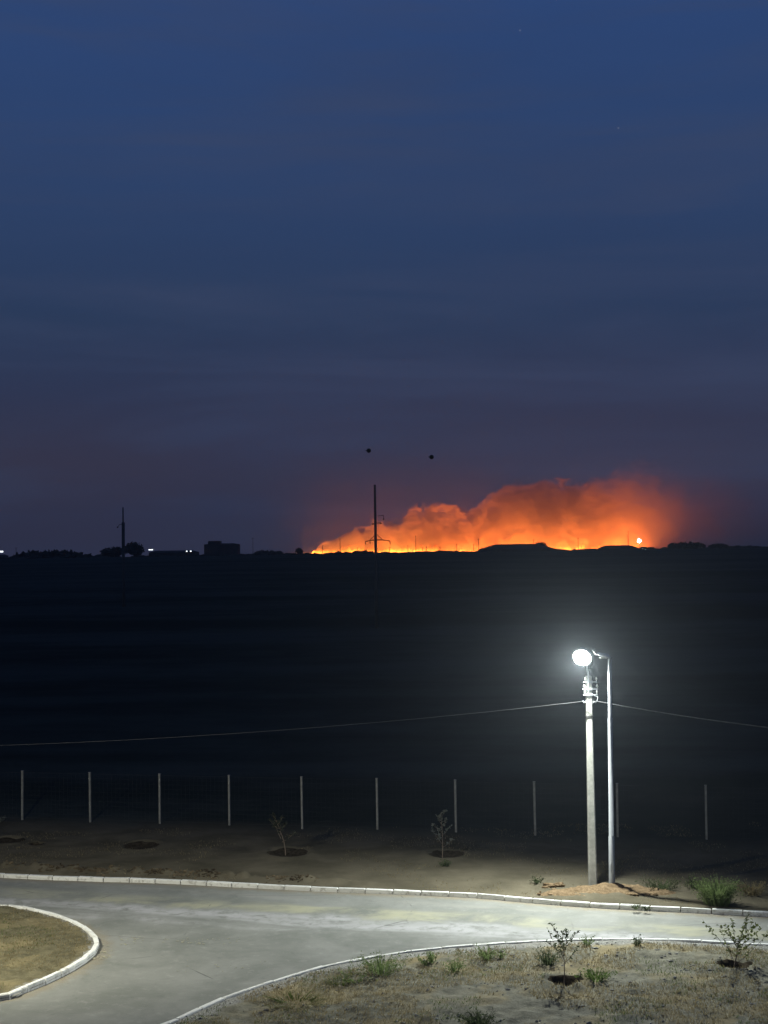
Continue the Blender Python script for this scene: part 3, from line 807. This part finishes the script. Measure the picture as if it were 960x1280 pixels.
# power poles
def big_pole(px, py_top, Y, r0, r1, label):
    t_ = far(px, py_top, Y); g = terrain(t_.x, Y); H_ = t_.z-g
    root = empty('power_pole', (t_.x, Y, g), label, 'power pole', 'tall power poles on the steppe')
    MB().tube([(.0,0,-.5),(0,0,H_*.5),(0,0,H_)], [r0,(r0+r1)/2,r1], 10).build('shaft', m_tower, root, True)
    return root, g, t_
YP = 226.0
rt, g, t_ = big_pole(468.5, 606, YP, .29, .17, 'tall bare power pole standing before the fire')
def rp(px, py): q = far(px, py, YP); return Vector((q.x-t_.x, 0, q.z-g))
arm = MB(); arm.tube([rp(456.5,677), rp(463,675.6), rp(470,674.8)], .075, 6); arm.tube([rp(470,674.8), rp(479,675), rp(488,676.5)], .075, 6)
ao = arm.build('crossarm', m_tower, rt)
for a_, b_ in (((470,668),(462,675.2)), ((471,668),(478.5,675))):
    MB().tube([rp(*a_), rp(*b_)], .05, 5).build('brace', m_tower, rt)
for px, py in ((457,677.2), (462.5,676), (487.5,676.8)):
    q = rp(px, py); MB().tube([q, q+Vector((0,0,-.12)), q+Vector((0,0,-.13)), q+Vector((0,0,-.42))], [.03,.03,.10,.07], 6).build('insulator', m_tower, ao)
c2 = MB(); c2.tube([rp(465.8,655), rp(470,653.8), rp(476.5,653.8)], .055, 6); c2.tube([rp(472,645), rp(479.5,644.2)], .045, 6); c2.tube([rp(479.5,644.2), rp(479.6,650)], .045, 6)
co = c2.build('bracket', m_tower, rt)
for px, py in ((466,655),(476,654),(479.5,649)):
    q = rp(px, py); MB().blob(q, .13, 1, .1, 3).build('insulator', m_tower, co)
YL = 300.0
rt, g, t_ = big_pole(153.7, 634, YL, .30, .13, 'thin dark power pole alone on the left')
def rp(px, py): q = far(px, py, YL); return Vector((q.x-t_.x, 0, q.z-g))
MB().tube([rp(154,653), rp(154.2,700)], [.31,.33], 8).build('lower_shaft', m_tower, rt)
MB().tube([rp(147,659), rp(149,656), rp(153.5,655)], .06, 5).build('bracket', m_tower, rt)
q = rp(147,659); MB().blob(q, .16, 1, .1, 3).build('insulator', m_tower, rt)
# small poles in front of the fire
small = [(403,681.5,'first'),(425,673,'second'),(447,684,'third'),(487,683.5,'fourth'),(510,681.5,'fifth'),(519.5,669.5,'sixth'),(528,684,'seventh'),(533,683,'eighth'),(550,683,'ninth'),(571,680,'tenth'),(592,680,'eleventh'),(598,673,'twelfth'),(667,674,'thirteenth'),(722.5,672,'fourteenth'),(785,663.5,'fifteenth')]
for px, py, w_ in small:
    Y = 930+random.uniform(-20,20); p_ = far(px, py, Y); g = terrain(p_.x, Y); h = max(p_.z-g, 3)
    root = empty('utility_pole', (p_.x, Y, g), w_+' thin utility pole from the left along the fire', 'utility pole', 'thin utility poles before the fire')
    MB().tube([(0,0,-.5),(0,0,h)], [.22,.16], 6).build('shaft', m_sil, root)
    MB().box((0,0,h-.5), (.9,.08,.08)).build('crossarm', m_sil, root)
for px, py, lab in ((316,672,'thin utility pole right of the dark block building'),(20,684,'thin utility pole above the long low clump at the far left')):
    Y = 900; p_ = far(px, py, Y); g = terrain(p_.x, Y); h = p_.z-g
    root = empty('utility_pole', (p_.x, Y, g), lab, 'utility pole', 'thin utility poles before the fire')
    MB().tube([(0,0,-.5),(0,0,h)], [.16,.10], 6).build('shaft', m_sil, root); MB().box((0,0,h-.5), (.8,.06,.06)).build('crossarm', m_sil, root)
# far floodlight
p_ = far(799, 676, YR-30); g = terrain(p_.x, YR-30)
fl = empty('floodlight', (p_.x, YR-30, g), 'bright blue white floodlight on a far mast right of the fire', 'floodlight')
MB().tube([(0,.3,-.4),(0,.3,p_.z-g)], .12, 6).build('mast', m_sil, fl)
MB().box((0,.2,p_.z-g), (.9,.25,.9)).build('housing', m_sil, fl); 
lens = MB(); lens.tube([(0,-.06,p_.z-g),(0,-.14,p_.z-g)], [.85,.85], 14); lens.build('lens', m_flood, fl)
# dark round balls high in the air
for px, py, lab in ((461,563.3,'small dark ball in the sky just above the tall pole'),(539.5,571.3,'small dark ball in the sky right of the tall pole')):
    c_ = far(px, py, 200); mb = MB(); mb.blob((0,0,0), .30, 2, 0.02, 1)
    root = empty('marker_ball', c_, lab, 'ball', 'dark balls in the sky')
    mb.build('shell', m_ball, root, True)
    MB().tube([(-.44,0,.02),(-.30,0,.02),(-.2,0,.01)], [.03,.06,.12], 8).build('clamp', m_ball, root)

# ------------------------------------------------------------------ fire and smoke
YF = 1300.0; MPP = YF/FPX
fl_m, t, out = new_mat('flame')
hgt = t.sep(t.node('ShaderNodeTexCoord').outputs['Object'])[2]
e = t.node('ShaderNodeEmission'); t.put(e.inputs[0], t.ramp(t.math('MULTIPLY', hgt, 1/9.0, clamp=True), [(0,(1,.36,.05)),(.5,(1,.22,.022)),(1,(1,.12,.01))]))
t.put(e.inputs[1], t.ramp(t.math('MULTIPLY', hgt, 1/9.0, clamp=True), [(0,(1,1,1)),(.45,(.55,.55,.55)),(1,(.10,.10,.10))])); e2 = t.math('MULTIPLY', e.inputs[1].links[0].from_socket, 20.0); t.put(e.inputs[1], e2)
t.l.new(e.outputs[0], out.inputs['Surface'])
fl_m.cycles.emission_sampling = 'NONE'
fm = MB(); rnd = random.Random(5)
def flame(px, hpx, wpx, Y):
    q = far(px, 690, Y); g = rise(q.x, Y)-.3; k = Y/FPX; h = (CAM_H-g)+hpx*k; w = wpx*k/2
    ln = rnd.uniform(-.2,.9)*w
    fm.tube([(q.x, Y, g-1), (q.x+ln*.2, Y, g+h*.35), (q.x+ln*.6, Y+rnd.uniform(-1,1), g+h*.7), (q.x+ln, Y, g+h)], [w*.9, w, w*.5, .02*w], 5, False)
FIRE_G = 8.5
for k in range(120):
    px = rnd.uniform(390, 548); amp = 9 if 425 < px < 475 or 500 < px < 548 else 5
    flame(px, amp*rnd.random()**1.5+.8, rnd.uniform(4,11), YF+rnd.uniform(-8,24))
for k in range(16): flame(rnd.uniform(550, 600), rnd.uniform(.3, 2.0), rnd.uniform(2,5), YF+rnd.uniform(0,30))
for k in range(70): flame(rnd.uniform(600, 765), 1.5+8*rnd.random()**1.6, rnd.uniform(4,11), YF+rnd.uniform(0,40))
fo = fm.build('flames', fl_m, smooth=True); fo.location = (0,0,0)
for v_ in fo.data.vertices: v_.co.z -= FIRE_G
fo.location.z = FIRE_G
tag(fo, 'line of yellow orange flames burning along the horizon', 'fire', None, 'stuff')

# glowing fire bed added behind the flame front to light the smoke
m_bed, t, out = new_mat('added_fire_glow'); p = gpos(t)
e = t.node('ShaderNodeEmission'); t.put(e.inputs[0], t.ramp(t.noise(p, .12, 4, .6), [(.35,(1,.12,.012)),(.65,(1,.25,.035))]))
t.put(e.inputs[1], t.smooth(t.noise(p, .05, 5, .7), .30, .62, 11.0, 44.0)); t.l.new(e.outputs[0], out.inputs['Surface'])
bx = [far(q, 690, YF).x for q in (392, 470, 560, 640, 720, 770, 812)]; by = [14, 40, 55, 80, 84, 80, 40]
bv = [Vector((x_, YF-4+y_, rise(x_, YF-4+y_)+.9+.15*fbm(x_, y_, .1, 2))) for x_, b_y in zip(bx, by) for y_ in np.linspace(0, b_y, 4)]
bf = [(i*4+j, i*4+4+j, i*4+5+j, i*4+1+j) for i in range(6) for j in range(3)]
# thickness: the added glowing bed as a low hummocky layer
n_ = len(bv); bv += [v_-Vector((0,0,1.6)) for v_ in bv]; bf += [tuple(n_+k for k in q[::-1]) for q in bf]
tag(mesh_obj('added_fire_bed', bv, bf, m_bed), 'added bed of fire behind the flames, lighting the smoke', 'fire', None, 'stuff')

# smoke: a real volume of uneven density, lit by the added fire bed beneath it
SX0, SX1, SY0, SY1, SZ0, SZ1 = -130, 400, YF-30, YF+110, 5.5, 120
sm = MB(); sm.box(((SX0+SX1)/2, (SY0+SY1)/2, (SZ0+SZ1)/2), ((SX1-SX0)/2, (SY1-SY0)/2, (SZ1-SZ0)/2))
m_smoke, t, out = new_mat('smoke')
p = gpos(t); x, y, z = t.sep(p)
pxn = t.math('ADD', t.math('MULTIPLY', x, 1/MPP), 480.0)                # photo column of that piece of the plume
def env(stops):
    return t.ramp(t.math('DIVIDE', t.math('SUBTRACT', pxn, 300.0), 700.0, clamp=True), [((q-300)/700, (h_/100,)*3) for q, h_ in stops], 'EASE')
hgt_px = t.math('MULTIPLY', env([(388,-6),(405,14),(450,34),(520,47),(570,52),(620,62),(670,82),(740,80),(800,80),(850,76),(940,66),(1000,40)]), 100.0)
big = t.noise(t.mapping(p, scale=(1,.2,1)), .022, 2, .5, .6)
fine = t.noise(t.mapping(p, scale=(1,.22,1.15)), .062, 5, .62, 1.0)
wob = t.math('ADD', t.math('MULTIPLY', t.math('SUBTRACT', big, .5), 70.0), t.math('MULTIPLY', t.math('SUBTRACT', fine, .5), 62.0))
zp = t.math('MULTIPLY', t.math('SUBTRACT', z, 11.0), 1/MPP)
wob = t.math('MULTIPLY', wob, t.smooth(pxn, 385.0, 470.0, .15, 1.0))
inside = t.math('SUBTRACT', t.math('ADD', hgt_px, wob), zp)
soft = t.smooth(pxn, 700.0, 850.0, 4.5, 55.0)
fall = t.smooth(inside, t.math('MULTIPLY', soft, -.6), soft)
thin = t.smooth(pxn, 700.0, 870.0, 1.0, .16)
dens = t.math('MULTIPLY', t.math('MULTIPLY', fall, thin), t.smooth(fine, .34, .62, .42, 1.25))
edge = t.math('MULTIPLY', t.smooth(pxn, 300.0, 420.0), t.smooth(pxn, 960.0, 1055.0, 1.0, 0.0))
bgd = t.math('MULTIPLY', t.math('MULTIPLY', t.smooth(zp, 0.0, 150.0, 1.0, 0.0), edge), .0013)
dens = t.math('ADD', t.math('MULTIPLY', dens, .042), bgd)
v = t.node('ShaderNodeVolumePrincipled'); v.inputs['Color'].default_value = (.75,.68,.62,1); v.inputs['Anisotropy'].default_value = 0.0
t.put(v.inputs['Density'], dens)
t.l.new(v.outputs[0], out.inputs['Volume'])
m_smoke.cycles.volume_step_rate = .14
tag(sm.build('smoke', m_smoke), 'rolling smoke plume glowing orange over the flames', 'smoke', None, 'stuff')

# ------------------------------------------------------------------ smoky night air
hz = MB(); HB = (-6000, 6000, -300, 6000, -1.4, 175)
hz.box(((HB[0]+HB[1])/2, (HB[2]+HB[3])/2, (HB[4]+HB[5])/2), ((HB[1]-HB[0])/2, (HB[3]-HB[2])/2, (HB[5]-HB[4])/2))
m_haze, t, out = new_mat('haze_air')
v = t.node('ShaderNodeVolumePrincipled'); v.inputs['Color'].default_value = (.80,.90,1.0,1); v.inputs['Anisotropy'].default_value = .86
v.inputs['Density'].default_value = .00016
t.l.new(v.outputs[0], out.inputs['Volume'])
m_haze.cycles.volume_sampling = 'EQUIANGULAR'
tag(hz.build('haze', m_haze), None, None, None, 'stuff')
